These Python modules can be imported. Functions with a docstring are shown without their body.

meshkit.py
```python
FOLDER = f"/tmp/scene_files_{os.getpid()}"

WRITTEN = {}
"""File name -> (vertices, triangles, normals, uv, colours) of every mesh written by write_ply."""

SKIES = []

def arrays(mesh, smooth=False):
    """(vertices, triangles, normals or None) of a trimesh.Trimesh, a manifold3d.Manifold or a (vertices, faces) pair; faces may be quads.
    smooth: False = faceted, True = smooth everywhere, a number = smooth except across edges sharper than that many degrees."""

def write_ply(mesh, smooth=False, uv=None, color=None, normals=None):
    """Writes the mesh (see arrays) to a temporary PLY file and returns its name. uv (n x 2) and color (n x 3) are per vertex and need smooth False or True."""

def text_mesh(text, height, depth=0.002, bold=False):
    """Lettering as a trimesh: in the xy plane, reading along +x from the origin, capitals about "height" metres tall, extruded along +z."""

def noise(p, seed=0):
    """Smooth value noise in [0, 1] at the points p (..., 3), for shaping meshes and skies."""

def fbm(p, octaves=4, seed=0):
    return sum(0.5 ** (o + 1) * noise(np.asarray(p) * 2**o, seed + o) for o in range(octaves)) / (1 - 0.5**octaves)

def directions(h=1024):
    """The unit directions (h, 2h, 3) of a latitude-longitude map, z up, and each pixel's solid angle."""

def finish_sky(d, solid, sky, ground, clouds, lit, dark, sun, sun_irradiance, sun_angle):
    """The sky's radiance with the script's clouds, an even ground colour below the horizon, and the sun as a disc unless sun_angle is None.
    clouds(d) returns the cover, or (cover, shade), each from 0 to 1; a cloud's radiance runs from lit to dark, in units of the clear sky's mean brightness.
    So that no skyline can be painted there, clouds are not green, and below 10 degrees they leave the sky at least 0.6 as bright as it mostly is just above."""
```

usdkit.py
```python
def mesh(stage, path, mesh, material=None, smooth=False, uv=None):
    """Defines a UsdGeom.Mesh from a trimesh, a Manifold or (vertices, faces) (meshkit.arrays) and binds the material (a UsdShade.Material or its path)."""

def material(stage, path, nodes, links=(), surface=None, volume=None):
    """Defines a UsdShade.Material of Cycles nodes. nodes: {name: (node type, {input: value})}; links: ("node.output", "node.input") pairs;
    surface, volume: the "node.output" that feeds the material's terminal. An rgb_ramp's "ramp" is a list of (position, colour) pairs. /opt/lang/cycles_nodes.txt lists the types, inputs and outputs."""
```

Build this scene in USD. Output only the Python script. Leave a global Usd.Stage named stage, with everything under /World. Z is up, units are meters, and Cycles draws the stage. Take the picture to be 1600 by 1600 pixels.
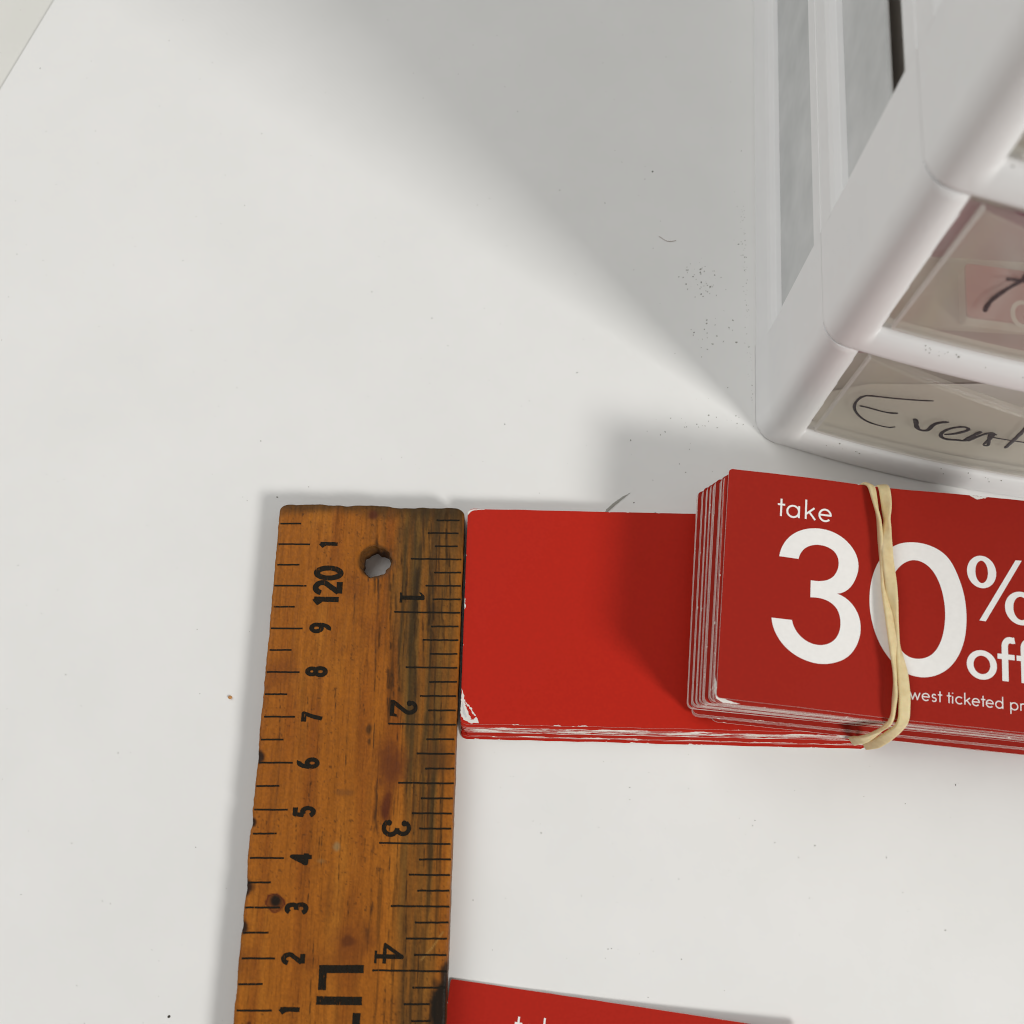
import math, random
import numpy as np, trimesh, shapely, usdkit, meshkit
from shapely.geometry import Polygon, LineString, Point, box as sbox
from shapely.ops import unary_union
from shapely import affinity
from pxr import Usd, UsdGeom, UsdLux, UsdShade, Gf, Sdf, Vt

stage = Usd.Stage.CreateInMemory()
UsdGeom.SetStageUpAxis(stage, 'Z'); UsdGeom.SetStageMetersPerUnit(stage, 1.0)
UsdGeom.Xform.Define(stage, '/World')
MM = 0.001
rng = np.random.default_rng(7)

# ------------------------------------------------------------------ camera
def look(path, eye, right, up, fwd):
    m = Gf.Matrix4d(*[*right, 0, *up, 0, *(-np.asarray(fwd)), 0, *eye, 1])
    return m
TILT, ROLL = 0.29890, 0.0232
ct, st = math.cos(TILT), math.sin(TILT); cr, sr = math.cos(ROLL), math.sin(ROLL)
fwd = np.array([0, st, -ct]); up0 = np.array([0, ct, st]); rt0 = np.array([1., 0, 0])
cam = UsdGeom.Camera.Define(stage, '/World/camera')
cam.AddTransformOp().Set(look('', (0.0113, -0.0747, 0.2460), cr*rt0 + sr*up0, -sr*rt0 + cr*up0, fwd))
cam.CreateHorizontalApertureAttr(36.0); cam.CreateVerticalApertureAttr(36.0)
cam.CreateFocalLengthAttr(36.0*1652.55/1600)
cam.CreateClippingRangeAttr(Gf.Vec2f(0.01, 50))
cam.CreateFStopAttr(17.0); cam.CreateFocusDistanceAttr(0.245)
cam.CreateExposureAttr(0.0)

# ------------------------------------------------------------------ light: one ceiling lamp to the lower right, soft ceiling light, pale room
KEY_AZ, KEY_EL, KEY_D, KEY_S = math.radians(-41), math.radians(37), 1.9, 0.40
AMBIENT, KEY_I, SOFT_I = 0.22, 48.0, 2.0
usdkit.material(stage, '/World/Looks/room_light', {
    'b': ('background_shader', {'color': (1.0, 0.985, 0.965), 'strength': AMBIENT})}, [], surface='b.background')
dome = UsdLux.DomeLight.Define(stage, '/World/room_light')
UsdShade.MaterialBindingAPI.Apply(dome.GetPrim()).Bind(UsdShade.Material.Get(stage, '/World/Looks/room_light'))
def rect_light(name, pos, target, w, h, inten, color):
    L = UsdLux.RectLight.Define(stage, '/World/' + name)
    L.CreateWidthAttr(w); L.CreateHeightAttr(h); L.CreateIntensityAttr(inten); L.CreateColorAttr(Gf.Vec3f(*color))
    z = np.asarray(pos, float) - np.asarray(target, float); z /= np.linalg.norm(z)
    x = np.cross([0, 0, 1.0], z); x = x/np.linalg.norm(x) if np.linalg.norm(x) > 1e-6 else np.array([1., 0, 0])
    y = np.cross(z, x)
    L.AddTransformOp().Set(Gf.Matrix4d(*[*x, 0, *y, 0, *z, 0, *pos, 1]))
    return L
T = np.array([0.05, 0.0, 0.0])
kp = T + KEY_D*np.array([math.cos(KEY_EL)*math.cos(KEY_AZ), math.cos(KEY_EL)*math.sin(KEY_AZ), math.sin(KEY_EL)])
rect_light('ceiling_lamp', kp, T, KEY_S, KEY_S, KEY_I, (1.0, 0.975, 0.94))
rect_light('window_light', (-1.0, 0.75, 1.35), (0, 0, 0), 2.0, 1.4, SOFT_I, (1.0, 0.99, 0.965))

# ------------------------------------------------------------------ materials
def mat(name, nodes, links, surface):
    return usdkit.material(stage, '/World/Looks/' + name, nodes, links, surface=surface)
def plain(name, color, rough=0.5, spec=0.5, **k):
    return mat(name, {'p': ('principled_bsdf', {'base_color': color, 'roughness': rough, 'specular_ior_level': spec, **k})}, [], 'p.BSDF')

M = {}
def mottled(name, c1, c2, scale, rough, spec=0.5, bump=0.0, bscale=900.0):
    n = {'g': ('geometry', {}), 'n': ('noise_texture', {'scale': scale, 'detail': 5.0, 'roughness': 0.6}),
         'r': ('rgb_ramp', {'ramp': [(0.3, c1), (0.7, c2)]}),
         'p': ('principled_bsdf', {'roughness': rough, 'specular_ior_level': spec})}
    l = [('g.position', 'n.vector'), ('n.fac', 'r.fac'), ('r.color', 'p.base_color')]
    if bump:
        n['n2'] = ('noise_texture', {'scale': bscale, 'detail': 2.0}); n['b'] = ('bump', {'strength': bump, 'distance': 0.0002})
        l += [('g.position', 'n2.vector'), ('n2.fac', 'b.height'), ('b.normal', 'p.normal')]
    return mat(name, n, l, 'p.BSDF')
M['board'] = mottled('board_white', (0.775, 0.78, 0.765), (0.815, 0.815, 0.805), 28.0, 0.42, 0.4, 0.05, 1500.0)
M['table'] = mottled('table_cream', (0.70, 0.70, 0.66), (0.73, 0.73, 0.69), 30.0, 0.45, 0.4)
M['plastic'] = mottled('white_plastic', (0.77, 0.775, 0.78), (0.80, 0.80, 0.80), 40.0, 0.34, 0.45, 0.03, 2500.0)
def thin_plastic(name, c1, c2, scale, through, rough):
    return mat(name, {'g': ('geometry', {}), 'n': ('noise_texture', {'scale': scale, 'detail': 5.0, 'roughness': 0.6}), 'r': ('rgb_ramp', {'ramp': [(0.3, c1), (0.7, c2)]}),
        'p': ('principled_bsdf', {'roughness': rough, 'specular_ior_level': 0.42}), 'l': ('translucent_bsdf', {}), 'x': ('mix_closure', {'fac': through})},
        [('g.position', 'n.vector'), ('n.fac', 'r.fac'), ('r.color', 'p.base_color'), ('r.color', 'l.color'), ('p.BSDF', 'x.closure1'), ('l.BSDF', 'x.closure2')], 'x.closure')
M['plastic'] = thin_plastic('white_plastic_shell', (0.80, 0.805, 0.81), (0.84, 0.84, 0.84), 40.0, 0.04, 0.34)
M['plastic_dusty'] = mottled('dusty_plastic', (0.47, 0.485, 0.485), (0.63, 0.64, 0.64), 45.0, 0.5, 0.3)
M['inside'] = plain('shaded_interior', (0.30, 0.27, 0.25), 0.6)
M['speck'] = plain('dark_dust', (0.06, 0.055, 0.045), 0.9, 0.1)
M['speck_grey'] = plain('grey_dust', (0.34, 0.34, 0.31), 0.9, 0.1)
M['hair'] = plain('brown_fibre', (0.26, 0.16, 0.12), 0.6)
M['crumb'] = plain('orange_crumb', (0.50, 0.24, 0.08), 0.8)
M['paper'] = mottled('white_paper', (0.70, 0.68, 0.64), (0.78, 0.76, 0.72), 300.0, 0.7, 0.2)
M['print'] = mottled('white_print', (0.83, 0.825, 0.805), (0.87, 0.865, 0.845), 900.0, 0.45, 0.4)
M['marker'] = mottled('black_marker', (0.006, 0.005, 0.006), (0.085, 0.07, 0.08), 1600.0, 0.3, 0.5)
M['drawer_red'] = mottled('drawer_red_card', (0.40, 0.035, 0.07), (0.48, 0.06, 0.09), 120.0, 0.5, 0.2)
M['pale_paper'] = mottled('pale_paper', (0.82, 0.80, 0.76), (0.88, 0.86, 0.82), 60.0, 0.7, 0.2)
M['plum'] = mottled('plum_card', (0.24, 0.10, 0.15), (0.33, 0.15, 0.20), 90.0, 0.5, 0.3)

def card_material(name, face, edge=(0.80, 0.76, 0.71), w=76.0, h=50.6, wear=0.10, amp=0.0026, along=1.0):
    """Red printed face, white paper edge; white scuffs along the worn rim."""
    n = {'g': ('geometry', {}), 'nz': ('separate_xyz', {}), 'ab': ('math', {'math_type': 'absolute'}),
         'isface': ('math', {'math_type': 'greater_than', 'value2': 0.5}),
         'tc': ('texture_coordinate', {}), 's': ('separate_xyz', {}),
         'ax': ('math', {'math_type': 'absolute'}), 'ay': ('math', {'math_type': 'absolute'}),
         'dx': ('math', {'math_type': 'subtract', 'value1': w/2*MM}), 'dy': ('math', {'math_type': 'subtract', 'value1': h/2*MM}),
         'd': ('math', {'math_type': 'minimum'}),
         'mpn': ('mapping', {'scale': (along, 1.0, 1.0)}), 'nn': ('noise_texture', {'scale': 420.0, 'detail': 5.0, 'roughness': 0.7}),
         'nm': ('math', {'math_type': 'multiply_add', 'value2': amp, 'value3': -amp*0.60}),
         'nr': ('math', {'math_type': 'add', 'value2': wear*MM}),
         'worn': ('math', {'math_type': 'less_than'}),
         'oi': ('object_info', {}), 'fl': ('mix_color', {'b': edge}), 'fine': ('noise_texture', {'scale': 1500.0, 'detail': 3.0}),
         'tint': ('rgb_ramp', {'ramp': [(0.2, tuple(c*0.93 for c in face)), (0.8, tuple(min(1, c*1.05) for c in face))]}),
         'fib': ('rgb_ramp', {'ramp': [(0.25, (edge[0]*0.78, edge[1]*0.66, edge[2]*0.66)), (0.5, edge)]}),
         'fe': ('noise_texture', {'scale': 260.0, 'detail': 4.0, 'roughness': 0.75}),
         'm2': ('mix_color', {}),
         'p': ('principled_bsdf', {'roughness': 0.45, 'specular_ior_level': 0.16})}
    l = [('g.true_normal', 'nz.vector'), ('nz.z', 'ab.value1'), ('ab.value', 'isface.value1'),
         ('tc.object', 's.vector'), ('s.x', 'ax.value1'), ('s.y', 'ay.value1'), ('ax.value', 'dx.value2'), ('ay.value', 'dy.value2'),
         ('dx.value', 'd.value1'), ('dy.value', 'd.value2'), ('g.position', 'mpn.vector'), ('mpn.vector', 'nn.vector'), ('nn.fac', 'nm.value1'), ('nm.value', 'nr.value1'),
         ('d.value', 'worn.value1'), ('nr.value', 'worn.value2'),
         ('g.position', 'fine.vector'), ('fine.fac', 'tint.fac'), ('tint.color', 'fl.a'), ('worn.value', 'fl.fac'),
         ('g.position', 'fe.vector'), ('fe.fac', 'fib.fac'),
         ('fib.color', 'm2.a'), ('fl.result', 'm2.b'), ('isface.value', 'm2.fac'), ('m2.result', 'p.base_color')]
    return mat(name, n, l, 'p.BSDF')
M['card_back'] = card_material('red_card_back', (0.465, 0.017, 0.007), w=92.5, wear=0.0)
M['card_front'] = card_material('red_card_front', (0.335, 0.017, 0.009), wear=-0.06)
M['card_worn'] = card_material('red_worn_card', (0.45, 0.019, 0.009), w=92.5, wear=0.16, amp=0.0011, along=0.25)
M['card_single'] = card_material('red_single_card', (0.42, 0.017, 0.008), wear=-0.1)

M['wood'] = mat('varnished_wood', {
    'a': ('attribute', {'attribute': 'wood'}), 'g': ('geometry', {}),
    'mp': ('mapping', {'scale': (1.0, 0.06, 1.0)}), 'n': ('noise_texture', {'scale': 2600.0, 'detail': 4.0, 'roughness': 0.65}),
    'r': ('rgb_ramp', {'ramp': [(0.25, (0.56, 0.52, 0.45)), (0.46, (.97, .97, .97)), (0.8, (1.0, 1.0, 1.0))]}),
    'm': ('mix_color', {'blend_type': 'multiply', 'fac': 0.8}),
    'n2': ('noise_texture', {'scale': 900.0, 'detail': 3.0}), 'b': ('bump', {'strength': 0.4, 'distance': 0.0003}),
    'p': ('principled_bsdf', {'roughness': 0.5, 'specular_ior_level': 0.18})},
    [('g.position', 'mp.vector'), ('mp.vector', 'n.vector'), ('n.fac', 'r.fac'), ('a.color', 'm.a'), ('r.color', 'm.b'), ('m.result', 'p.base_color'),
     ('g.position', 'n2.vector'), ('n2.fac', 'b.height'), ('b.normal', 'p.normal')], 'p.BSDF')
M['ink'] = mat('worn_ink', {
    'g': ('geometry', {}), 'mp': ('mapping', {'scale': (1.0, 0.22, 1.0)}), 'n': ('noise_texture', {'scale': 1900.0, 'detail': 5.0, 'roughness': 0.72}),
    'r': ('rgb_ramp', {'ramp': [(0.50, (0.06, 0.06, 0.06)), (0.70, (1, 1, 1))]}),
    'p': ('principled_bsdf', {'base_color': (0.014, 0.011, 0.007), 'roughness': 0.6, 'specular_ior_level': 0.12}),
    't': ('transparent_bsdf', {'color': (1, 1, 1)}), 'x': ('mix_closure', {})},
    [('g.position', 'mp.vector'), ('mp.vector', 'n.vector'), ('n.fac', 'r.fac'), ('r.color', 'x.fac'), ('p.BSDF', 'x.closure1'), ('t.BSDF', 'x.closure2')], 'x.closure')
M['rubber'] = mat('tan_rubber', {
    'g': ('geometry', {}), 'n': ('noise_texture', {'scale': 700.0, 'detail': 4.0}),
    'r': ('rgb_ramp', {'ramp': [(0.3, (0.70, 0.54, 0.29)), (0.7, (0.80, 0.64, 0.37))]}),
    'p': ('principled_bsdf', {'roughness': 0.55, 'specular_ior_level': 0.35, 'subsurface_weight': 0.15, 'subsurface_scale': 0.0008})},
    [('g.position', 'n.vector'), ('n.fac', 'r.fac'), ('r.color', 'p.base_color')], 'p.BSDF')
def frosted(name, fac, body, tint, rough=0.3):
    return mat(name, {'t': ('transparent_bsdf', {'color': tint}),
        'p': ('principled_bsdf', {'base_color': body, 'roughness': rough, 'specular_ior_level': 0.5}),
        'l': ('translucent_bsdf', {'color': body}), 'd': ('mix_closure', {'fac': 0.35}), 'x': ('mix_closure', {'fac': fac})},
        [('p.BSDF', 'd.closure1'), ('l.BSDF', 'd.closure2'), ('t.BSDF', 'x.closure1'), ('d.closure', 'x.closure2')], 'x.closure')
def clear_front(name, haze, body, tint):
    return mat(name, {'t': ('transparent_bsdf', {'color': tint}), 'd': ('diffuse_bsdf', {'color': body}), 'x': ('mix_closure', {'fac': haze}),
        'g': ('geometry', {}), 'n': ('noise_texture', {'scale': 160.0, 'detail': 2.0}), 'b': ('bump', {'strength': 0.12, 'distance': 0.0004}),
        'gl': ('glossy_bsdf', {'color': (1, 1, 1), 'roughness': 0.16}), 'y': ('mix_closure', {'fac': 0.045})},
        [('t.BSDF', 'x.closure1'), ('d.BSDF', 'x.closure2'), ('g.position', 'n.vector'), ('n.fac', 'b.height'), ('b.normal', 'gl.normal'),
         ('x.closure', 'y.closure1'), ('gl.BSDF', 'y.closure2')], 'y.closure')
M['frost'] = clear_front('clear_front', 0.125, (0.90, 0.875, 0.81), (0.98, 0.972, 0.95))
M['frost_rim'] = clear_front('clear_rim', 0.42, (0.80, 0.78, 0.74), (0.96, 0.95, 0.95))
M['frost_bin'] = frosted('frosted_bin', 0.75, (0.84, 0.80, 0.74), (0.9, 0.88, 0.87), 0.35)

# ------------------------------------------------------------------ scene helpers
_used = {}
def numbered(parent, name):
    k = parent + '/' + name
    i = _used.get(k, 0); _used[k] = i + 1
    return k if i == 0 else f'{k}_{i:03d}'
def tag(prim, label=None, category=None, group=None, kind=None):
    for k, v in (('label', label), ('category', category), ('group', group), ('kind', kind)):
        if v: prim.SetCustomDataByKey(k, v)
    return prim
def place(xf, loc=(0, 0, 0), rz=0.0, rx=0.0, ry=0.0):
    if any(loc): xf.AddTranslateOp().Set(Gf.Vec3d(*map(float, loc)))
    if rz or rx or ry: xf.AddRotateXYZOp().Set(Gf.Vec3f(math.degrees(rx), math.degrees(ry), math.degrees(rz)))
def thing(name, label, category, loc=(0, 0, 0), rz=0.0, group=None):
    x = UsdGeom.Xform.Define(stage, numbered('/World', name)); place(x, loc, rz)
    return tag(x.GetPrim(), label, category, group)
def obj(name, mesh, material, parent=None, smooth=False, loc=(0, 0, 0), rz=0.0, label=None):
    p = str(parent.GetPath()) if parent else '/World'
    m = usdkit.mesh(stage, numbered(p, name), mesh, material, smooth=smooth)
    place(m, loc, rz)
    if label: m.GetPrim().SetCustomDataByKey('label', label)
    return m.GetPrim()
def flat(poly, h, z=0.0):
    """A shapely outline in millimetres as a thin solid in metres."""
    poly = poly.buffer(0)
    g = [q for q in getattr(poly, 'geoms', [poly]) if q.area > 1e-6]
    m = trimesh.util.concatenate([trimesh.creation.extrude_polygon(q, h, engine='earcut') for q in g])
    m.apply_translation((0, 0, z)); m.apply_scale(MM)
    return m
def grid_faces(nu, nv, keep=None, flip=False):
    f = []
    for i in range(nu - 1):
        for j in range(nv - 1):
            a, b, c, d = i*nv + j, (i+1)*nv + j, (i+1)*nv + j + 1, i*nv + j + 1
            if keep is None or keep[i, j]:
                f += [[a, b, c], [a, c, d]] if not flip else [[a, c, b], [a, d, c]]
    return np.array(f)

# ------------------------------------------------------------------ the surface: white board lying on a table
b = sbox(-900, -700, 900, 900)
tb = trimesh.creation.box((2.4, 2.0, 0.03)); tb.apply_translation((0, 0.2, -0.0157))
tag(obj('table_top', tb, M['table']), 'cream table top showing past the straight edge of the white board', 'table', kind='structure')
e0, e1 = np.array([-132.9, 119.8]), np.array([-122.5, 150.6]); ed = (e1 - e0)/np.linalg.norm(e1 - e0)
pa, pb = e0 - ed*430, e0 + ed*520
bd = Polygon([tuple(pa), (700, pa[1]), (700, 620), tuple(e0 + ed*520)]) if pb[1] > 0 else b
tag(obj('white_board', flat(bd, 0.6, -0.6), M['board']), 'smooth white board under the yardstick, cards and drawers', 'board', kind='structure')

# ------------------------------------------------------------------ yardstick
W, L, TH = 43.8, 250.0, 6.3
HOLE = np.array([-20.4, -13.7]); HR = 3.75
def edge_wob(y, seed):
    q = np.stack([y*0.16, np.full_like(y, seed*7.3), np.zeros_like(y)], -1)
    q2 = np.stack([y*0.9, np.full_like(y, seed*3.1), np.zeros_like(y)], -1)
    return (meshkit.fbm(q, 3, seed) - .5)*0.32 + (meshkit.fbm(q2, 2, seed + 5) - .5)*0.22
def build_ruler():
    step = 0.26
    xs = np.concatenate([[0, .12, .3, .55], np.linspace(.85, W - .85, int(W/step)), [W - .55, W - .3, W - .12, W]]) - W
    ys = np.concatenate([[0, .15, .35, .6, .9], np.arange(1.2, 128, step), np.linspace(128.5, L, 60)])*-1.0
    X, Y = np.meshgrid(xs, ys, indexing='ij')
    wl, wr = edge_wob(ys, 1), edge_wob(ys, 2)*0.6
    # chips on the left edge and the black notch at the lower right edge
    for y0, w, d in ((-58.6, 1.6, .2), (-72.7, 1.2, .25), (-86.1, 2.0, .3), (-93.5, 1.3, .25), (-78.0, 3.0, -.15)):
        wl = wl + d*np.exp(-((ys - y0)/w)**2)
    t = (X + W)/W
    # rounded, worn end: corners pulled back
    top = (meshkit.fbm(np.stack([xs*0.25, xs*0, xs*0], -1), 3, 9) - .5)*0.8
    cx = np.minimum(xs + W, -xs); back = np.where(cx < 2.2, (2.2 - np.sqrt(np.maximum(0, 2.2**2 - (2.2 - cx)**2)))*0.75, 0) + 0.012*np.maximum(0, xs + 22)
    fade = np.exp(Y/14.0)
    Xw = X + (1 - t)*wl[None, :] + t*wr[None, :]*1.0
    Yw = Y + (top - back)[:, None]*fade
    dx = np.minimum(X + W, -X); dy = -Y
    d = np.minimum(dx, dy)
    R = 0.85
    z = TH - np.where(d < R, R - np.sqrt(np.maximum(0, R*R - (R - d)**2)), 0)*0.8
    P3 = np.stack([X*0.8, Y*0.05, X*0], -1)
    z = z + (meshkit.fbm(P3*1.4, 4, 3) - .5)*0.10
    nx, ny = X.shape
    V = np.stack([Xw, Yw, z], -1)
    ang = np.arctan2(Yw - HOLE[1], Xw - HOLE[0])
    def hr(a, s): return HR*(1 + 0.05*np.sin(3*a + s) + 0.035*np.sin(7*a + 2*s) + 0.02*np.sin(13*a))
    r = np.hypot(Xw - HOLE[0], Yw - HOLE[1])
    inside = r < hr(ang, 1.0)
    keep = ~(inside[:-1, :-1] & inside[1:, :-1] & inside[1:, 1:] & inside[:-1, 1:])
    # cells that straddle: pull inside vertices onto the rim, drooping a little
    V[..., 0] = np.where(inside, HOLE[0] + hr(ang, 1.0)*np.cos(ang), V[..., 0])
    V[..., 1] = np.where(inside, HOLE[1] + hr(ang, 1.0)*np.sin(ang), V[..., 1])
    V[..., 2] = np.where(inside, V[..., 2] - 0.15, V[..., 2])
    near = (r < hr(ang, 1.0) + 0.7) & ~inside
    V[..., 2] -= np.where(near, 0.18*(1 - (r - hr(ang, 1.0))/0.7), 0)
    verts = V.reshape(-1, 3); faces = grid_faces(nx, ny, keep, flip=True)
    # skirt down to the table
    loop = [i*ny for i in range(nx)] + [(nx - 1)*ny + j for j in range(1, ny)] + [i*ny + ny - 1 for i in range(nx - 2, -1, -1)] + [j for j in range(ny - 2, 0, -1)]
    lv = verts[loop]; n0 = len(verts); rows = [lv]
    for zz in (TH*0.5, 0.5, 0.02):
        q = lv.copy(); q[:, 2] = zz; rows.append(q)
    q = rows[-1]; c = np.array([-W/2, -L/2, 0])
    sk = np.concatenate(rows[1:]); m = len(lv); sf = []
    idx = [np.array(loop)] + [n0 + k*m + np.arange(m) for k in range(3)]
    for k in range(3):
        a, bq = idx[k], idx[k + 1]
        for i in range(m):
            j = (i + 1) % m
            sf += [[a[i], bq[j], bq[i]], [a[i], a[j], bq[j]]]
    # hole wall, rough
    A = np.linspace(0, 2*np.pi, 96, endpoint=False); hv = []
    for k, zz in enumerate(np.linspace(TH + 0.02, 0.03, 9)):
        s = 1.0 + 0.55*(1 - zz/TH)
        rr = hr(A, 1.0) - (0 if k == 0 else 0.40*(meshkit.fbm(np.stack([A*3, A*0 + zz*0.8, A*0], -1), 3, 4)) + 0.30*(k/8))
        hv.append(np.stack([HOLE[0] + rr*np.cos(A), HOLE[1] + rr*np.sin(A), A*0 + zz - (0.2 if k == 0 else 0)], -1))
    n1 = n0 + len(sk); hf = []
    for k in range(8):
        for i in range(96):
            j = (i + 1) % 96
            a, bq = n1 + k*96, n1 + (k + 1)*96
            hf += [[a + i, bq + i, bq + j], [a + i, bq + j, a + j]]
    return np.concatenate([verts, sk, *hv]), np.concatenate([faces, np.array(sf), np.array(hf)]), n0, n1
def wood_colour(v, n1):
    x, y, z = v[:, 0], v[:, 1], v[:, 2]
    F = lambda sx, sy, o, s: meshkit.fbm(np.stack([x*sx, y*sy, z*0.3], -1), o, s)
    sm = lambda a, lo, hi: np.clip((a - lo)/(hi - lo), 0, 1)**2*(3 - 2*np.clip((a - lo)/(hi - lo), 0, 1))
    mixc = lambda c, k, w: c*(1 - w[:, None]) + np.asarray(k)*w[:, None]
    c = np.tile(np.array([0.43, 0.165, 0.024]), (len(v), 1))
    c = mixc(c, (0.30, 0.100, 0.016), sm(F(.35, .02, 4, 11), .45, .75)*.8)
    c = mixc(c, (0.52, 0.225, 0.040), sm(F(.25, .05, 4, 12), .5, .8)*.7)
    c = mixc(c, (0.25, 0.085, 0.018), sm(F(.12, .10, 5, 13), .52, .8)*.75)
    # greenish grey weathered band along the inch edge
    wob = (F(.05, .05, 3, 14) - .5)*6
    top = sm(y, -62, -20)
    lo = -11.0 - 6.0*top + wob; hi = -3.0 + 2.2*top
    band = sm(x, lo - 1.2, lo + 1.5)*(1 - sm(x, hi - 1.0, hi + 1.4))
    band *= np.clip(.45 + 1.2*(F(.9, .02, 4, 15) - .3), 0, 1)
    c = mixc(c, (0.155, 0.105, 0.040), band*.95)
    c = mixc(c, (0.055, 0.040, 0.022), band*sm(F(1.1, .07, 4, 27), .42, .58)*.85)
    c = mixc(c, (0.36, 0.165, 0.035), sm(x, -3.4, -2.0)*sm(y, -125, -10)*.45)
    # grime at the worn end and towards the right part of it
    g = sm(y + 3.0*(F(.3, .3, 3, 16) - .5), -3.8, -.6)
    c = mixc(c, (0.10, 0.055, 0.018), g*.85)
    g2 = sm(y, -17, -1)*sm(x, -29, -12)*sm(F(.8, .10, 4, 17), .36, .60)
    c = mixc(c, (0.070, 0.048, 0.026), g2*.85)
    c *= (.80 + .40*F(2.2, .09, 3, 28))[:, None]*(.72 + .56*F(3.4, 2.6, 3, 29))[:, None]
    # fine dark grain streaks
    st_ = sm(F(1.6, .045, 4, 18), .60, .74)
    zone = .25 + .75*sm(x, -20, -11)
    c = mixc(c, (0.085, 0.042, 0.013), st_*zone*.75)
    # cracks along the grain
    r2 = np.random.default_rng(21)
    cr_ = [(-17 + r2.uniform(-4, 14), -r2.uniform(0, 40), r2.uniform(3, 20), r2.uniform(.11, .20)) for _ in range(60)]
    cr_ += [(r2.uniform(-18, -2), -r2.uniform(35, 112), r2.uniform(8, 40), r2.uniform(.05, .12)) for _ in range(30)]
    cr_ += [(r2.uniform(-42, -18), -r2.uniform(0, 112), r2.uniform(4, 18), r2.uniform(.04, .09)) for _ in range(24)]
    brk = .40 + .60*sm(F(.9, .45, 3, 26), .40, .55)
    for x0, y0, ln, w in cr_:
        s = (y0 - y)/ln
        xc = x0 + .045*ln*s + .10*np.sin(s*5 + x0) + .035*np.sin(y*1.7 + x0*5)
        a = np.exp(-((x - xc)/(w*1.25))**2)*(s > 0)*(s < 1)*np.clip(4*s*(1 - s) + .15, 0, 1)*brk
        c = mixc(c, (0.030, 0.018, 0.009), a*.85)
    # long bruised grain line down the middle and its smudges
    xc = -16.3 + .02*(y + 60) + .35*np.sin(y*.21) + .2*np.sin(y*.9)
    a = np.exp(-((x - xc)/.55)**2)*sm(F(1.1, .22, 4, 19), .47, .62)*sm(-y, 54, 64)*(1 - sm(-y, 92, 100))
    c = mixc(c, (0.055, 0.026, 0.016), a*.85)
    a = np.exp(-((x + 10.0 - .02*y)/.55)**2)*sm(F(1.3, .3, 4, 20), .46, .60)*sm(-y, 6, 18)*(1 - sm(-y, 36, 45))
    c = mixc(c, (0.035, 0.022, 0.012), a*.85)
    # speckled dirt
    a = sm(F(2.2, 1.6, 3, 23), .69, .78)*sm(F(.10, .08, 3, 24), .40, .60)
    c = mixc(c, (0.07, 0.032, 0.014), a*.6)
    # stains and knots
    def spot(px, py, rx, ry, col, k, soft=.45, seed=30):
        w = (F(.8, .8, 3, seed) - .5)*.7
        d = np.hypot((x - px)/rx, (y - py)/ry) + w
        nonlocal c
        c = mixc(c, col, (1 - sm(d, 1 - soft, 1 + soft))*k)
    spot(-14.3, -60.0, 3.2, 4.4, (0.15, 0.045, 0.022), .75, .6)
    spot(-14.6, -68.8, 1.1, 3.4, (0.10, 0.022, 0.016), .85, .5)
    spot(-5.0, -58.5, 3.4, 3.0, (0.11, 0.055, 0.025), .7, .6)
    spot(-24.0, -66.0, 2.0, .7, (0.20, 0.09, 0.04), .5)
    spot(-21.2, -96.2, 1.35, 1.15, (0.055, 0.018, 0.012), .95, .4)
    spot(-21.2, -96.2, 3.0, 3.2, (0.23, 0.075, 0.02), .6, .7)
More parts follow.
